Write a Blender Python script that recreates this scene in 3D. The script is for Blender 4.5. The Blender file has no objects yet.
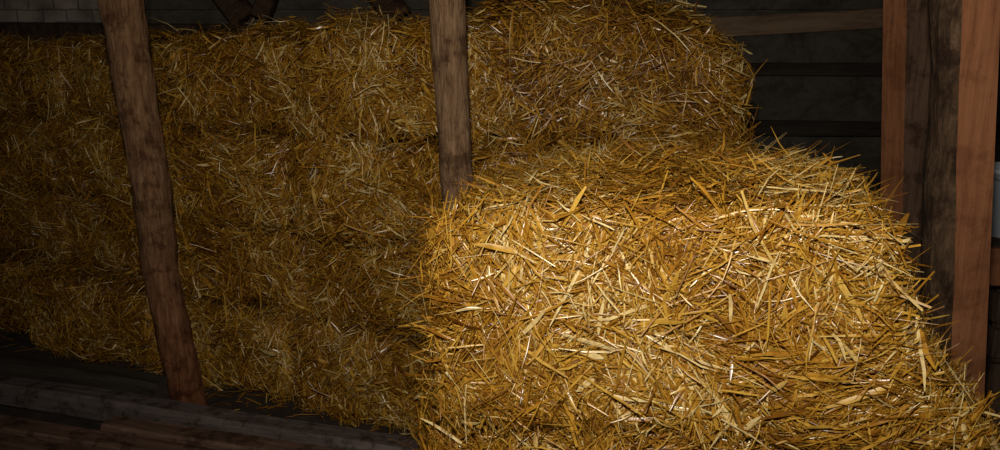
import bpy, bmesh, math, numpy as np
from mathutils import Vector, Matrix
rng = np.random.default_rng(7)
col = bpy.context.scene.collection
bpy.context.scene.view_settings.view_transform = 'Standard'

# ---------------------------------------------------------------- materials
def new_mat(name):
    m = bpy.data.materials.new(name); m.use_nodes = True
    nt = m.node_tree; b = nt.nodes["Principled BSDF"]
    return m, nt, b
def ramp(nt, stops):
    r = nt.nodes.new("ShaderNodeValToRGB"); e = r.color_ramp.elements
    while len(e) < len(stops): e.new(0.5)
    for i, (p, c) in enumerate(stops):
        e[i].position = p; e[i].color = (*c, 1)
    return r
def straw_mat(name, stops, rough=0.28):
    m, nt, b = new_mat(name)
    a = nt.nodes.new("ShaderNodeAttribute"); a.attribute_name = "tint"
    r = ramp(nt, stops)
    nt.links.new(a.outputs["Fac"], r.inputs[0])
    tc = nt.nodes.new("ShaderNodeTexCoord")
    n = nt.nodes.new("ShaderNodeTexNoise"); n.inputs["Scale"].default_value = 60
    nt.links.new(tc.outputs["Object"], n.inputs["Vector"])
    mx = nt.nodes.new("ShaderNodeMix"); mx.data_type = 'RGBA'; mx.blend_type = 'MULTIPLY'
    mx.inputs[0].default_value = 0.45
    r2 = ramp(nt, [(0.35, (0.4, 0.28, 0.18)), (0.58, (1, 1, 1))])
    nt.links.new(n.outputs["Fac"], r2.inputs[0])
    nt.links.new(r.outputs[0], mx.inputs[6]); nt.links.new(r2.outputs[0], mx.inputs[7])
    nt.links.new(mx.outputs[2], b.inputs["Base Color"])
    b.inputs["Roughness"].default_value = rough
    b.inputs["Specular IOR Level"].default_value = 0.6
    return m
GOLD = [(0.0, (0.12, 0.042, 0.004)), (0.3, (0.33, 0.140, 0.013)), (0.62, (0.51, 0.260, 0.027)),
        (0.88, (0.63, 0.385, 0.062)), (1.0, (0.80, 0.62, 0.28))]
M_straw = straw_mat("straw", GOLD)
def core_mat():
    m, nt, b = new_mat("straw_core")
    tc = nt.nodes.new("ShaderNodeTexCoord")
    mp = nt.nodes.new("ShaderNodeMapping"); mp.inputs["Scale"].default_value = (12, 12, 90)
    n = nt.nodes.new("ShaderNodeTexNoise"); n.inputs["Scale"].default_value = 1.5; n.inputs["Detail"].default_value = 6
    r = ramp(nt, [(0.3, (0.05, 0.021, 0.003)), (0.55, (0.19, 0.085, 0.01)), (0.75, (0.34, 0.175, 0.024))])
    nt.links.new(tc.outputs["Object"], mp.inputs[0]); nt.links.new(mp.outputs[0], n.inputs["Vector"])
    nt.links.new(n.outputs["Fac"], r.inputs[0]); nt.links.new(r.outputs[0], b.inputs["Base Color"])
    bp = nt.nodes.new("ShaderNodeBump"); bp.inputs["Strength"].default_value = 0.8; bp.inputs["Distance"].default_value = 0.02
    nt.links.new(n.outputs["Fac"], bp.inputs["Height"]); nt.links.new(bp.outputs[0], b.inputs["Normal"])
    b.inputs["Roughness"].default_value = 0.9
    return m
M_core = core_mat()
def wood_mat(name, c1, c2, c3, scale=(14, 14, 1.2), rough=0.8, bump=0.5, knots=True, dist=0.5, ns=2.2, foot=None):
    m, nt, b = new_mat(name)
    tc = nt.nodes.new("ShaderNodeTexCoord")
    mp = nt.nodes.new("ShaderNodeMapping"); mp.inputs["Scale"].default_value = scale
    n = nt.nodes.new("ShaderNodeTexNoise"); n.inputs["Scale"].default_value = ns; n.inputs["Detail"].default_value = 10
    n.inputs["Roughness"].default_value = 0.75
    n.inputs["Distortion"].default_value = dist
    r = ramp(nt, [(0.36, c1), (0.5, c2), (0.66, c3)])
    nt.links.new(tc.outputs["Object"], mp.inputs[0]); nt.links.new(mp.outputs[0], n.inputs["Vector"])
    nt.links.new(n.outputs["Fac"], r.inputs[0])
    out = r.outputs[0]
    def mul(out, src, fac):
        mx = nt.nodes.new("ShaderNodeMix"); mx.data_type = 'RGBA'; mx.blend_type = 'MULTIPLY'; mx.inputs[0].default_value = fac
        nt.links.new(out, mx.inputs[6]); nt.links.new(src, mx.inputs[7]); return mx.outputs[2]
    if knots:
        n2 = nt.nodes.new("ShaderNodeTexNoise"); n2.inputs["Scale"].default_value = 11; n2.inputs["Detail"].default_value = 8
        n2.inputs["Roughness"].default_value = 0.7
        nt.links.new(tc.outputs["Object"], n2.inputs["Vector"])
        r2 = ramp(nt, [(0.40, (0.34, 0.26, 0.21)), (0.5, (1, 1, 1))])
        nt.links.new(n2.outputs["Fac"], r2.inputs[0])
        out = mul(out, r2.outputs[0], 0.8 if knots is True else knots)
    if foot:   # darker, redder wood towards the base of the post
        sx = nt.nodes.new("ShaderNodeSeparateXYZ"); nt.links.new(tc.outputs["Object"], sx.inputs[0])
        r3 = ramp(nt, [(0.05, foot), (0.9, (1, 1, 1))]); nt.links.new(sx.outputs["Z"], r3.inputs[0])
        out = mul(out, r3.outputs[0], 1.0)
    nt.links.new(out, b.inputs["Base Color"])
    bp = nt.nodes.new("ShaderNodeBump"); bp.inputs["Strength"].default_value = bump; bp.inputs["Distance"].default_value = 0.015
    nt.links.new(n.outputs["Fac"], bp.inputs["Height"]); nt.links.new(bp.outputs[0], b.inputs["Normal"])
    b.inputs["Roughness"].default_value = rough
    b.inputs["Specular IOR Level"].default_value = 0.25
    return m
M_log = wood_mat("peeled_log", (0.11, 0.048, 0.021), (0.26, 0.132, 0.062), (0.41, 0.24, 0.123), scale=(24, 24, 4), bump=1.0, foot=(0.75, 0.5, 0.42))
M_log2 = wood_mat("weathered_log", (0.12, 0.062, 0.03), (0.26, 0.15, 0.078), (0.40, 0.258, 0.148), scale=(30, 30, 4), bump=0.9)
M_bark = wood_mat("dark_bark", (0.025, 0.014, 0.007), (0.08, 0.045, 0.024), (0.17, 0.10, 0.055), bump=1.0, scale=(18, 18, 5))
M_red = wood_mat("reddish_sawn_wood", (0.18, 0.068, 0.029), (0.25, 0.098, 0.042), (0.31, 0.13, 0.058), scale=(30, 30, 1.4), bump=0.3, knots=0.4, dist=0.2)
M_brown = wood_mat("brown_wood", (0.05, 0.027, 0.015), (0.10, 0.055, 0.033), (0.15, 0.09, 0.058), scale=(20, 20, 1.5))
M_darkwood = wood_mat("dark_wood", (0.035, 0.021, 0.014), (0.08, 0.049, 0.034), (0.13, 0.083, 0.058))
M_sill = wood_mat("floor_timber", (0.085, 0.047, 0.031), (0.165, 0.095, 0.065), (0.25, 0.155, 0.112), scale=(1.2, 14, 14))
M_grey = wood_mat("grey_timber", (0.075, 0.057, 0.052), (0.14, 0.108, 0.099), (0.21, 0.168, 0.155), scale=(1.2, 14, 14))
M_board = wood_mat("grey_boards", (0.08, 0.066, 0.052), (0.125, 0.104, 0.084), (0.175, 0.146, 0.12), scale=(2, 2, 3.0), knots=0.3, bump=0.3)
M_beamw = wood_mat("brown_rail", (0.2, 0.125, 0.075), (0.36, 0.235, 0.15), (0.46, 0.31, 0.2), scale=(1.0, 10, 10), knots=False)
M_rail = wood_mat("dark_rail", (0.03, 0.024, 0.018), (0.06, 0.046, 0.035), (0.09, 0.07, 0.054), scale=(1.0, 10, 10), knots=False)

def brick_mat():
    m, nt, b = new_mat("whitewashed_brick")
    tc = nt.nodes.new("ShaderNodeTexCoord")
    mp = nt.nodes.new("ShaderNodeMapping"); mp.inputs["Rotation"].default_value = (math.pi/2, 0, 0)
    br = nt.nodes.new("ShaderNodeTexBrick"); br.inputs["Scale"].default_value = 2.6
    br.inputs["Color1"].default_value = (0.6, 0.5, 0.45, 1); br.inputs["Color2"].default_value = (0.42, 0.34, 0.30, 1)
    br.inputs["Mortar"].default_value = (0.24, 0.2, 0.18, 1); br.inputs["Mortar Size"].default_value = 0.022
    br.inputs["Mortar Smooth"].default_value = 0.6
    n = nt.nodes.new("ShaderNodeTexNoise"); n.inputs["Scale"].default_value = 6; n.inputs["Detail"].default_value = 8
    nt.links.new(tc.outputs["Object"], n.inputs["Vector"])
    r = ramp(nt, [(0.35, (0.5, 0.47, 0.45)), (0.6, (1, 1, 1))]); nt.links.new(n.outputs["Fac"], r.inputs[0])
    mx = nt.nodes.new("ShaderNodeMix"); mx.data_type = 'RGBA'; mx.blend_type = 'MULTIPLY'; mx.inputs[0].default_value = 1
    ad = nt.nodes.new("ShaderNodeMix"); ad.data_type = 'RGBA'; ad.blend_type = 'LINEAR_LIGHT'; ad.inputs[0].default_value = 0.03
    nt.links.new(mp.outputs[0], ad.inputs[6]); nt.links.new(n.outputs["Color"], ad.inputs[7])
    nt.links.new(tc.outputs["Object"], mp.inputs[0]); nt.links.new(ad.outputs[2], br.inputs["Vector"])
    nt.links.new(br.outputs["Color"], mx.inputs[6]); nt.links.new(r.outputs[0], mx.inputs[7])
    nt.links.new(mx.outputs[2], b.inputs["Base Color"])
    bp = nt.nodes.new("ShaderNodeBump"); bp.inputs["Strength"].default_value = 0.4; bp.inputs["Distance"].default_value = 0.01
    bp.invert = True
    nt.links.new(br.outputs["Fac"], bp.inputs["Height"]); nt.links.new(bp.outputs[0], b.inputs["Normal"])
    b.inputs["Roughness"].default_value = 0.9
    return m
M_brick = brick_mat()
def dirt_mat():
    m, nt, b = new_mat("earth_floor")
    tc = nt.nodes.new("ShaderNodeTexCoord")
    n = nt.nodes.new("ShaderNodeTexNoise"); n.inputs["Scale"].default_value = 9; n.inputs["Detail"].default_value = 9
    r = ramp(nt, [(0.3, (0.02, 0.013, 0.010)), (0.6, (0.055, 0.037, 0.027)), (0.8, (0.09, 0.064, 0.045))])
    nt.links.new(tc.outputs["Object"], n.inputs["Vector"]); nt.links.new(n.outputs["Fac"], r.inputs[0])
    nt.links.new(r.outputs[0], b.inputs["Base Color"])
    bp = nt.nodes.new("ShaderNodeBump"); bp.inputs["Strength"].default_value = 0.8
    nt.links.new(n.outputs["Fac"], bp.inputs["Height"]); nt.links.new(bp.outputs[0], b.inputs["Normal"])
    b.inputs["Roughness"].default_value = 0.95
    return m
M_dirt = dirt_mat()
def plain(name, c, rough=0.5):
    m, nt, b = new_mat(name)
    tc = nt.nodes.new("ShaderNodeTexCoord")
    n = nt.nodes.new("ShaderNodeTexNoise"); n.inputs["Scale"].default_value = 12
    r = ramp(nt, [(0.3, tuple(x*0.75 for x in c)), (0.7, c)])
    nt.links.new(tc.outputs["Object"], n.inputs["Vector"]); nt.links.new(n.outputs["Fac"], r.inputs[0])
    nt.links.new(r.outputs[0], b.inputs["Base Color"]); b.inputs["Roughness"].default_value = rough
    return m
M_plastic = plain("pale_plastic", (0.68, 0.75, 0.86))
M_metal = plain("dull_metal", (0.2, 0.2, 0.2), 0.4)

# ---------------------------------------------------------------- helpers
def add(name, me, mats, parent=None, loc=None, rot=None, label=None, cat=None, group=None, kind=None):
    o = bpy.data.objects.new(name, me)
    for m in (mats if isinstance(mats, (list, tuple)) else [mats]):
        me.materials.append(m)
    col.objects.link(o)
    if parent: o.parent = parent
    if loc is not None: o.location = loc
    if rot is not None: o.rotation_euler = rot
    if label: o["label"] = label
    if cat: o["category"] = cat
    if group: o["group"] = group
    if kind: o["kind"] = kind
    return o

def norm(v): return v / np.maximum(np.linalg.norm(v, axis=1, keepdims=True), 1e-9)

def straw_mesh(name, P, D, Nn, L, W, bend, tint):
    """folded narrow stalks: 4 rings x 3 verts; wide ones are flat crushed blades"""
    n = len(P)
    D = norm(D); S = norm(np.cross(D, Nn) + 1e-6)
    N2 = norm(np.cross(S, D))
    roll = rng.normal(0, 0.55, n)[:, None]
    S2 = S*np.cos(roll) + N2*np.sin(roll); H = norm(np.cross(S2, D))
    flat = (rng.uniform(0.05, 0.8, n)*np.where(W > np.median(W)*1.8, 0.5, 1.0))[:, None]
    ts = np.array([-0.5, -0.17, 0.2, 0.5]); wd = np.array([0.7, 1.0, 0.95, 0.35])
    bs = rng.normal(0, 1, n)*0.022
    V = np.zeros((n, 4, 3, 3))
    kink = rng.normal(0, 0.014, (n, 4)); kn = rng.normal(0, 0.016, (n, 4))
    brk = np.where(rng.random(n) < 0.16, rng.uniform(-0.5, 0.5, n), 0)
    tw = rng.normal(0, 0.35, n)
    for i, t in enumerate(ts):
        arch = (1 - (2*t)**2)
        c = P + D*(t*L)[:, None] + N2*((bend*arch + kn[:, i])*L)[:, None] + S*((bs*arch + kink[:, i] + brk*max(0, t+0.17))*L)[:, None]
        w = (W*wd[i]*0.5)[:, None]
        ct = np.cos(tw*t*2)[:, None]; st = np.sin(tw*t*2)[:, None]
        Sa = S2*ct + H*st; Ha = H*ct - S2*st
        V[:, i, 0] = c - Sa*w
        V[:, i, 1] = c + Ha*w*flat
        V[:, i, 2] = c + Sa*w
    base = (np.arange(n)*12)[:, None, None]
    f = []
    for i in range(3):
        for k in range(2):
            a = i*3+k
            f.append([a, a+1, a+4, a+3])
    F = (np.array(f)[None] + base).reshape(-1, 4)
    me = bpy.data.meshes.new(name)
    me.vertices.add(n*12); me.vertices.foreach_set("co", V.reshape(-1).astype(np.float32))
    me.loops.add(F.size); me.loops.foreach_set("vertex_index", F.reshape(-1).astype(np.int32))
    me.polygons.add(len(F)); me.polygons.foreach_set("loop_start", (np.arange(len(F))*4).astype(np.int32))
    me.polygons.foreach_set("use_smooth", np.ones(len(F), dtype=bool))
    at = me.attributes.new("tint", 'FLOAT', 'POINT')
    at.data.foreach_set("value", np.repeat(tint, 12).astype(np.float32))
    me.update(calc_edges=True); me.validate()
    return me

def lump(p, seed, amp):
    x, y, z = p[:, 0], p[:, 1], p[:, 2]
    s = seed*1.7
    return amp*(np.sin(6.1*x+s+2*np.sin(4*z+s))*0.6 + np.sin(9*y+7*x+s*2)*0.4 + np.sin(17*x+11*z+s*3)*0.4
                + np.sin(31*z-8*x+s)*0.35 + np.sin(29*x+19*y+s*5)*0.3 + np.sin(47*x+13*z+23*y+s)*np.sin(41*z+s)*0.35)

def rounded(p, h, r):
    q = np.clip(p, -(h-r), h-r); d = p-q
    nn = norm(d); return q+nn*r, nn

def surf(p, n, h, seed, amp, crown, flare=0, skew=0.0, cexp=1.5):
    p = p + n*lump(p, seed, amp)[:, None]
    if flare:
        p[:, 0] += flare*np.clip(p[:, 0]/h[0], 0, 1)*np.clip(0.5-p[:, 2]/(2*h[2]), 0, 1)**2.2
    if crown:
        k = np.clip(p[:, 2]/h[2], 0, 1)
        cx = p[:, 0]/h[0]; cy = p[:, 1]/h[1]
        cxs = np.where(cx > skew, (cx-skew)/(1-skew), (cx-skew)/(1+skew))
        p[:, 2] += crown*k*(np.clip(1-np.abs(cxs)**cexp, 0, 1)*0.65 + np.clip(1-cy**2, 0, 1)*0.35)
    return p
def core_mesh(h, r, *sa):
    bm = bmesh.new(); bmesh.ops.create_cube(bm, size=2.0)
    bmesh.ops.subdivide_edges(bm, edges=bm.edges[:], cuts=23, use_grid_fill=True)
    me = bpy.data.meshes.new("straw_bale"); bm.to_mesh(me); bm.free()
    v = np.zeros(len(me.vertices)*3); me.vertices.foreach_get("co", v); v = v.reshape(-1, 3)
    p, n = rounded(v*h, h, r)
    p = surf(p, n, h, *sa)
    me.vertices.foreach_set("co", p.reshape(-1)); 
    me.polygons.foreach_set("use_smooth", np.ones(len(me.polygons), dtype=bool)); me.update()
    return me

def make_bale(loc, rotz, size, n, weights, label, group, Lm=0.1, Wm=0.005, r=0.06, amp=0.012, crown=0.0, wild=0.05, tshift=0.0, flare=0.0, offs=0.010, skew=0.0, big=0.0, roty=0.0, cexp=1.5, strays=0, contrast=1.7, small_f=0.45, face_strays=(0, 0, 1, 1, 4)):
    """weights: relative density of straw on +x,-x,+y,-y,+z,-z faces"""
    seed = float(rng.uniform(0, 50))
    h = np.array(size)/2
    sa = (seed, amp, crown, flare, skew, cexp)
    o = add("straw_bale", core_mesh(h-0.014, r, *sa), M_core,
            loc=loc, rot=(0, roty, rotz), label=label, cat="straw bale", group=group)
    areas = np.array([h[1]*h[2], h[1]*h[2], h[0]*h[2], h[0]*h[2], h[0]*h[1], h[0]*h[1]])*np.array(weights)
    pr = areas/areas.sum()
    f = rng.choice(6, n, p=pr)
    if strays: f[:strays] = rng.choice(face_strays, strays)
    p = rng.uniform(-1, 1, (n, 3))*h
    if strays: p[:strays, 1] = -h[1]*rng.uniform(0.3, 1, strays)
    ax = f//2; sg = np.where(f % 2 == 0, 1.0, -1.0)
    p[np.arange(n), ax] = sg*h[ax]
    p, nn = rounded(p, h, r)
    p = surf(p, nn, h, *sa)
    up = np.where(np.abs(nn[:, 2:3]) > 0.8, np.array([[0, 1.0, 0]]), np.array([[0, 0, 1.0]]))
    T1 = norm(np.cross(up, nn)); T2 = norm(np.cross(nn, T1))
    th = 1.5*np.sin(9*p[:, 0]+seed+1.5*np.sin(11*p[:, 2]+seed)) + 1.1*np.sin(17*p[:, 2]+12*p[:, 1]+13*p[:, 0]+seed*2) + rng.normal(0, 0.8, n)
    th *= 0.85
    T = T1*np.cos(th)[:, None] + T2*np.sin(th)[:, None]
    a = rng.normal(0.03, 0.19, n)
    w = rng.random(n) < wild
    a = np.where(w, rng.uniform(0.25, 0.9, n), a)
    L = np.clip(rng.lognormal(math.log(Lm), 0.55, n), 0.015, Lm*2.8)
    L = np.where(w, L*0.7, L)
    small = rng.random(n) < small_f
    L = np.where(small, L*0.38, L)
    if strays:
        a[:strays] = rng.uniform(0.3, 1.1, strays); L[:strays] = rng.uniform(0.07, 0.17, strays)
    sgn = np.where(rng.random(n) < 0.5, -1, 1)[:, None]
    D = sgn*T*np.cos(a)[:, None] + nn*np.sin(a)[:, None]
    W = Wm*np.clip(rng.lognormal(-0.15, 0.45, n), 0.3, 2.0)
    wide = rng.random(n) < big
    W = np.where(wide, W*2.0, W); L = np.where(wide, np.clip(L, 0.05, 0.12), L)
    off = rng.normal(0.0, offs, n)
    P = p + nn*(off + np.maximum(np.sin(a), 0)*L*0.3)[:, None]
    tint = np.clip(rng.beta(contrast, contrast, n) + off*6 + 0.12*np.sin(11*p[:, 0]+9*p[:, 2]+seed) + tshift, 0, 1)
    bend = rng.normal(0, 0.025, n)
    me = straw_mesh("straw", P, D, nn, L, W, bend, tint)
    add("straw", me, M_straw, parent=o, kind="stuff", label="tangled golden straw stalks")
    return o

# ---------------------------------------------------------------- room shell
def box_into(bm, x0, x1, y0, y1, z0, z1):
    r = bmesh.ops.create_cube(bm, size=1)
    for v in r['verts']:
        v.co = ((x0+x1)/2+v.co.x*(x1-x0), (y0+y1)/2+v.co.y*(y1-y0), (z0+z1)/2+v.co.z*(z1-z0))
def box_me(name, *a):
    bm = bmesh.new(); box_into(bm, *a)
    me = bpy.data.meshes.new(name); bm.to_mesh(me); bm.free(); return me
X0, X1, Y0, Y1, ZC = -5.6, 4.2, -2.0, 6.2, 3.1
add("floor", box_me("floor", X0, X1, Y0, Y1, -0.1, 0), M_dirt, kind="structure")
add("ceiling", box_me("ceiling", X0, X1, Y0, Y1, ZC, ZC+0.08), M_darkwood, kind="structure")
add("wall_left", box_me("wall_left", X0-0.15, X0, Y0, Y1, 0, ZC), M_brick, kind="structure")
add("wall_front", box_me("wall_front", X0, X1, Y0-0.15, Y0, 0, ZC), M_darkwood, kind="structure")
add("wall_right", box_me("wall_right", X1, X1+0.15, Y0, Y1, 0, ZC), M_darkwood, kind="structure")
bm = bmesh.new()
for i in range(6):
    dy = rng.uniform(-0.012, 0.012)
    box_into(bm, -2.75, X1, Y1-0.115+dy, Y1-0.085+dy, i*0.44+0.17, i*0.44+0.59)
box_into(bm, -2.75, X1, Y1-0.06, Y1+0.04, 0, ZC)
me = bpy.data.meshes.new("wall_back"); bm.to_mesh(me); bm.free()
add("wall_back", me, M_board, kind="structure")
add("wall_back_brick", box_me("wall_back", X0, -2.75, Y1-0.16, Y1, 0, ZC), M_brick, kind="structure")

def timber(name, a, b, w, h, mat, label, cat, group=None, roll=0.0, warp=0.006, segs=14, chamfer=0.12):
    a = Vector(a); b = Vector(b); L = (b-a).length
    c = chamfer*min(w, h)
    sec = [(-w/2+c, -h/2), (w/2-c, -h/2), (w/2, -h/2+c), (w/2, h/2-c), (w/2-c, h/2), (-w/2+c, h/2), (-w/2, h/2-c), (-w/2, -h/2+c)]
    ph = rng.uniform(0, 6, 4)
    bm = bmesh.new(); rings = []
    for i in range(segs+1):
        t = i/segs
        ox = warp*math.sin(3*t+ph[0])+warp*0.5*math.sin(9*t+ph[1]); oy = warp*math.sin(4*t+ph[2])
        s = 1+0.02*math.sin(12*t+ph[3])
        rings.append([bm.verts.new((L*t, y*s+ox, z*s+oy)) for y, z in sec])
    for i in range(segs):
        for k in range(8):
            f = bm.faces.new((rings[i][k], rings[i][(k+1) % 8], rings[i+1][(k+1) % 8], rings[i+1][k]))
            f.smooth = chamfer > 0.25
    bm.faces.new(rings[0][::-1]); bm.faces.new(rings[-1])
    bmesh.ops.recalc_face_normals(bm, faces=bm.faces[:])
    me = bpy.data.meshes.new(name); bm.to_mesh(me); bm.free()
    d = (b-a).normalized()
    q = d.to_track_quat('X', 'Z')
    o = add(name, me, mat, label=label, cat=cat, group=group)
    o.matrix_world = Matrix.Translation(a) @ q.to_matrix().to_4x4() @ Matrix.Rotation(roll, 4, 'X')
    return o

def log(name, pts, mat, label, cat, group=None, nseg=20, rough=0.05, section=None, facemat=None, seed=0, rings=90):
    pts = np.array(pts, float)
    base = pts[0, :3].copy()
    tt = np.linspace(0, 1, rings)
    src = (pts[:, 2]-pts[0, 2])/(pts[-1, 2]-pts[0, 2])
    C = np.stack([np.interp(tt, src, pts[:, i]) for i in range(4)], 1)
    for _ in range(12):
        C[1:-1] = (C[:-2]+2*C[1:-1]+C[2:])/4
    bm = bmesh.new(); R = []
    for i in range(rings):
        ring = []
        for k in range(nseg):
            if section is None:
                an = 2*math.pi*k/nseg; ux, uy = math.cos(an), math.sin(an)
                wob = 1+rough*(math.sin(3*an+5*tt[i]*3+seed)+0.6*math.sin(2*an-11*tt[i]+seed*2)+0.4*math.sin(7*an+31*tt[i])+0.5*math.sin(5*an+67*tt[i]+seed)+0.5*math.sin(3*an+97*tt[i]))
            else:
                ux, uy = section[k]
                wob = 1 + (rough*(math.sin(19*tt[i]+seed)+0.6*math.sin(41*tt[i]+k)+0.4*math.sin(103*tt[i]+k)) if k in facemat['wob'] else 0)
            r = C[i, 3]*wob
            ring.append(bm.verts.new((C[i, 0]-base[0]+ux*r, C[i, 1]-base[1]+uy*r, C[i, 2]-base[2])))
        R.append(ring)
    ns = nseg
    for i in range(rings-1):
        for k in range(ns):
            f = bm.faces.new((R[i][k], R[i][(k+1) % ns], R[i+1][(k+1) % ns], R[i+1][k]))
            f.smooth = section is None
            if facemat: f.material_index = 1 if k in facemat['alt'] else 0
    bm.faces.new(R[0][::-1]); bm.faces.new(R[-1])
    bmesh.ops.recalc_face_normals(bm, faces=bm.faces[:])
    me = bpy.data.meshes.new(name); bm.to_mesh(me); bm.free()
    return add(name, me, mat, loc=base, label=label, cat=cat, group=group)

G_post = "upright timber posts along the straw stack"
log("wooden_post", [(-1.36, 3.06, 0, 0.070), (-1.395, 3.06, 0.35, 0.069), (-1.435, 3.06, 0.65, 0.067), (-1.44, 3.06, 1.0, 0.074), (-1.467, 3.06, 1.4, 0.077),
     (-1.48, 3.06, 1.75, 0.084), (-1.50, 3.06, 2.3, 0.085), (-1.52, 3.06, ZC, 0.088)], M_log,
    "crooked brown peeled log post leaning against the straw stack", "post", G_post, seed=1.3, rough=0.06)
log("wooden_post", [(-0.12, 2.44, 0, 0.062), (-0.125, 2.44, 0.7, 0.056), (-0.14, 2.44, 1.1, 0.053), (-0.157, 2.44, 1.5, 0.055), (-0.17, 2.44, 1.8, 0.058), (-0.19, 2.44, ZC, 0.062)],
    M_log2, "slim weathered grey-brown log post beside the front bale", "post", G_post, seed=4, rough=0.04)
sec = [(-0.022, -0.065), (0.064, -0.065), (0.064, 0.06), (-0.02, 0.06), (-0.038, 0.045), (-0.056, 0.0), (-0.056, -0.035), (-0.042, -0.057)]
log("wooden_post", [(1.205, 1.80, 0, 1), (1.205-0.094*ZC, 1.80, ZC, 1.0)], [M_bark, M_red],
    "half-sawn post with reddish sawn face and dark bark edge", "post", G_post, nseg=8, section=sec,
    facemat={'alt': {0, 1, 2}, 'wob': {0, 3, 4, 5, 6, 7}}, rough=0.10, seed=2)
sec2 = [(-0.052, -0.07), (0.13, -0.045), (0.09, 0.07), (-0.078, 0.025)]
log("wooden_post", [(1.475, 2.5, 0, 1), (1.19, 2.5, ZC, 1)], [M_brown, M_red],
    "squared reddish post with one dark brown face", "post", G_post, nseg=4, section=sec2,
    facemat={'alt': {3}, 'wob': set()}, rough=0.0)  # left face takes the red wood, the other faces the dark brown
timber("wooden_rail", (1.30, 2.67, 0.80), (3.4, 2.40, 0.78), 0.04, 0.14, M_red, "reddish horizontal rail fixed to the squared post", "rail")

G_r = "horizontal rails on the rear wall"
yw = Y1-0.15
for z, hh, m, dz in ((1.80, 0.15, M_beamw, 0.14), (1.46, 0.10, M_rail, 0.01), (1.02, 0.12, M_rail, -0.01), (0.55, 0.1, M_rail, 0)):
    timber("wall_rail", (-0.5, yw-0.02, z-dz), (4.1, yw-0.02, z+dz), 0.05, hh, m,
           "pale brown wooden rail across the grey board wall" if m is M_beamw else "dark wooden rail across the grey board wall", "rail", G_r, warp=0.012)
G_b = "dark roof braces behind the straw stack"
yb = 5.8
for xa, xb, hh in ((-1.9, -2.8, 0.2), (-1.75, -1.15, 0.13), (-0.75, -1.65, 0.2)):
    yy = yb-(0.14 if xb > xa else 0)
    timber("roof_brace", (xa, yy, 1.84), (xb, yy, ZC), 0.1, hh, M_brown, "dark diagonal roof brace above the straw stack", "brace", G_b)
timber("tie_beam", (-4.6, yb, 1.74), (-0.2, yb, 1.74), 0.12, 0.14, M_darkwood, "dark horizontal tie beam behind the straw stack", "beam")
for x in (-4.5, -0.3):
    timber("beam_support", (x, yb, 0), (x, yb, 1.67), 0.12, 0.12, M_darkwood, "dark upright carrying the tie beam", "post", "uprights carrying the tie beam")

timber("floor_beam", (-2.9, 3.36, 0.055), (-0.30, 2.60, 0.055), 0.12, 0.11, M_grey, "grey weathered beam lying along the straw stack", "beam", warp=0.006, chamfer=0.18)
timber("floor_beam", (-3.4, 3.80, 0.05), (-1.52, 3.19, 0.05), 0.12, 0.10, M_rail, "dark beam lying at the foot of the stack", "beam", warp=0.008, chamfer=0.2)
timber("floor_plank", (-1.60, 2.845, 0.045), (-0.1, 2.40, 0.045), 0.10, 0.08, M_sill, "brown rough plank lying on the earth floor", "plank", warp=0.005)
timber("floor_plank", (-2.9, 3.11, 0.04), (-0.35, 2.36, 0.04), 0.10, 0.07, M_sill, "narrow reddish-brown plank lying on the earth floor", "plank", warp=0.005)
timber("floor_plank", (-2.6, 2.87, 0.03), (-0.4, 2.22, 0.03), 0.17, 0.05, M_sill, "wide reddish-brown plank lying on the earth floor", "plank", warp=0.005)

# ---------------------------------------------------------------- bales
GS = "stacked straw bales in the barn"
W_face = [0.7, 1.2, 0.15, 3.0, 0.9, 0.1]
def on_line(s_, back=0.0):
    dx, dy = -0.892, 0.452
    p0 = np.array([-0.10, 2.78]); nx, ny = 0.452, 0.892
    return p0 + s_*np.array([dx, dy]) + back*np.array([nx, ny])
ang = math.atan2(-0.452, 0.892)
H = 0.40; dep = 0.62
rowback = [-0.09, -0.01, -0.05, 0.05]
for c in range(4):
    s_ = 0.0
    lens = [0.86, 0.86, 0.98, 0.98, 0.98]
    for j, ln in enumerate(lens):
        back = dep/2 + rng.uniform(-0.04, 0.04) + ((0.20, 0.20, 0.14, 0.0)[3-c] if j >= 2 else 0.0) + rowback[c]
        p = on_line(s_+ln/2, back)
        top = c == 3
        wts = list(W_face); wts[4] = 1.6 if top else 0.9
        if j == 1: wts[1] = 2.5
        make_bale((p[0], p[1], H*c+H/2), ang+rng.uniform(-0.06, 0.06), (ln-0.005, dep, H-0.006), 15000 if top else 13500, wts,
                  "golden straw bale on top of the long stack" if top else "golden straw bale packed into the long stack", GS,
                  Lm=0.076, Wm=0.0041, r=0.085, amp=0.031, crown=(0.09, 0.035, 0.03, 0.0, 0.03)[j] if top else 0, skew=-0.3 if j == 0 else 0.4, wild=0.13,
                  tshift=rng.uniform(-0.15, -0.03), offs=0.018, big=0.09, contrast=1.2)
        s_ += ln
for c in range(4):
    top = c == 3
    wts = [1.6, 0.4 if not top else 1.2, 0.15, 3.0, 1.8 if top else 0.9, 0.1]
    make_bale((0.44 if not top else 0.39, 3.2, H*c+H/2 - (0.02 if top else 0)), -0.02, (1.08 if not top else 1.12, 0.66, H - (0.02 if top else 0)), 17500, wts,
              "loosely packed straw bale at the stack end" , GS, Lm=0.076, Wm=0.0040, r=0.11 if top else 0.07, amp=0.032, crown=0.27 if top else 0, skew=-0.35,
              wild=0.14, tshift=-0.11, offs=0.021, big=0.09, cexp=1.0, contrast=1.2, roty=0.05 if top else 0)

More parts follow.
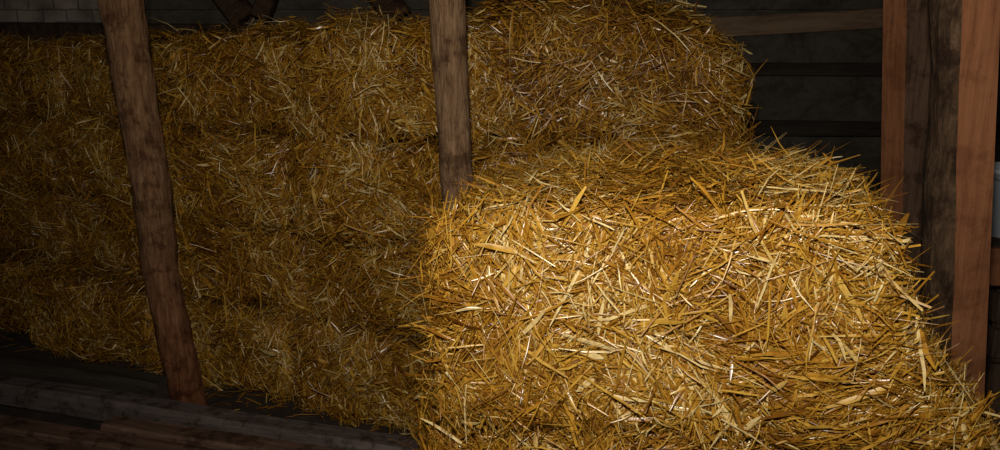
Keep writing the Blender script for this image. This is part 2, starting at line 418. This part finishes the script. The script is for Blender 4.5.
GF = "straw bales piled up close by"
wf = [1.4, 1.6, 0.4, 3.0, 0.8, 0.1]
rz = math.radians(-17)
make_bale((0.42, 1.78, 0.205), rz, (0.95, 0.74, 0.41), 7000, wf, "bottom straw bale of the near pile", GF, Lm=0.1, Wm=0.005, r=0.07)
make_bale((0.44, 1.765, 0.605), rz, (1.04, 0.76, 0.41), 22000, wf, "bright golden straw bale supporting the top one", GF, Lm=0.08, Wm=0.0036, r=0.06, wild=0.07, strays=120, big=0.1)
make_bale((0.385, 1.735, 0.985), rz, (0.845, 0.76, 0.385), 92000, [2.0, 1.8, 0.5, 3.0, 3.0, 0.1], "bright golden straw bale topping the near pile", GF,
          Lm=0.070, Wm=0.0032, r=0.035, amp=0.013, crown=0.08, skew=0.25, wild=0.028, flare=0.21, offs=0.011, big=0.13, tshift=0.0, roty=-0.045, cexp=2.8, strays=140,
          contrast=1.4, small_f=0.42, face_strays=(0, 0, 0, 1, 1, 4))

# loose straw on floor
n = 260
P = np.zeros((n, 3)); sline = rng.uniform(-0.5, 4.0, n)
pts = np.stack([on_line(a, -abs(rng.normal(0, 0.12))-0.05) for a in sline])
P[:, :2] = pts; P[:, 2] = rng.uniform(0.004, 0.02, n)
th = rng.uniform(0, 2*math.pi, n)
D = np.stack([np.cos(th), np.sin(th), rng.normal(0, 0.03, n)], 1)
Nn = np.tile([0, 0, 1.0], (n, 1))
me = straw_mesh("loose_straw", P, D, Nn, rng.uniform(0.03, 0.14, n), np.full(n, 0.004), np.abs(rng.normal(0, 0.03, n)), rng.beta(2, 3.5, n))
add("loose_straw", me, M_straw, kind="stuff", label="loose straw scattered on the earth floor", cat="straw")

# slatted crate with a pale bucket
def lathe(name, prof, n=32):
    bm = bmesh.new(); R = []
    for r, z in prof:
        R.append([bm.verts.new((max(r, 1e-4)*math.cos(2*math.pi*k/n), max(r, 1e-4)*math.sin(2*math.pi*k/n), z)) for k in range(n)])
    for i in range(len(R)-1):
        for k in range(n): bm.faces.new((R[i][k], R[i][(k+1) % n], R[i+1][(k+1) % n], R[i+1][k])).smooth = True
    me = bpy.data.meshes.new(name); bm.to_mesh(me); bm.free(); return me
bm = bmesh.new()
cw = 0.26
for i in range(6):
    z0 = 0.02+i*0.135
    for sy in (-1, 1): box_into(bm, -cw, cw, sy*cw-0.01, sy*cw+0.01, z0, z0+0.11)
    for sx in (-1, 1): box_into(bm, sx*cw-0.01, sx*cw+0.01, -cw, cw, z0, z0+0.11)
for sx in (-1, 1):
    for sy in (-1, 1): box_into(bm, sx*(cw-0.03)-0.02, sx*(cw-0.03)+0.02, sy*(cw-0.03)-0.02, sy*(cw-0.03)+0.02, 0, 0.82)
for i in range(4): box_into(bm, -cw, cw, -cw+i*0.135, -cw+i*0.135+0.115, 0.82, 0.84)
me = bpy.data.meshes.new("wooden_crate"); bm.to_mesh(me); bm.free()
add("wooden_crate", me, M_darkwood, loc=(2.12, 2.92, 0), label="dark slatted wooden crate behind the rail", cat="crate")
bk = add("bucket", lathe("bucket", [(0, 0), (0.12, 0), (0.155, 0.25), (0.165, 0.25), (0.165, 0.27), (0.15, 0.27), (0.115, 0.02), (0, 0.02)]), M_plastic,
         loc=(2.05, 2.92, 0.842), label="pale bluish plastic bucket standing on the crate", cat="bucket")
cu = bpy.data.curves.new("handle", 'CURVE'); cu.dimensions = '3D'; cu.bevel_depth = 0.003
sp = cu.splines.new('POLY'); sp.points.add(16)
for i in range(17):
    t = math.pi*i/16; sp.points[i].co = (0.165*math.cos(t), -0.165*math.sin(t)*0.95, 0.255-0.05*math.sin(t), 1)
ho = bpy.data.objects.new("handle_curve", cu); col.objects.link(ho)
dg = bpy.context.evaluated_depsgraph_get(); hm = bpy.data.meshes.new_from_object(ho.evaluated_get(dg)); bpy.data.objects.remove(ho)
add("handle", hm, M_metal, parent=bk, label="thin metal bucket handle")

# ---------------------------------------------------------------- light & camera
def spot(loc, target, power, size, blend, color, radius):
    l = bpy.data.lights.new("flash", 'SPOT'); l.energy = power; l.spot_size = math.radians(size); l.spot_blend = blend
    l.color = color; l.shadow_soft_size = radius
    o = bpy.data.objects.new("flash", l); col.objects.link(o); o.location = loc
    o.rotation_euler = (Vector(target)-Vector(loc)).to_track_quat('-Z', 'Y').to_euler()
spot((-0.03, 0.02, 1.78), (0.0, 2.0, 1.78), 128, 140, 1.0, (1.0, 0.92, 0.79), 0.03)
w = bpy.data.worlds.new("World"); bpy.context.scene.world = w; w.use_nodes = True
w.node_tree.nodes["Background"].inputs[0].default_value = (0.6, 0.56, 0.55, 1)
w.node_tree.nodes["Background"].inputs[1].default_value = 0.02

cd = bpy.data.cameras.new("Camera"); cam = bpy.data.objects.new("Camera", cd); col.objects.link(cam)
cd.sensor_width = 36; cd.lens = 27; cd.clip_start = 0.05
cam.location = (0, 0, 1.5); cam.rotation_euler = (math.radians(78), 0, 0)
bpy.context.scene.camera = cam
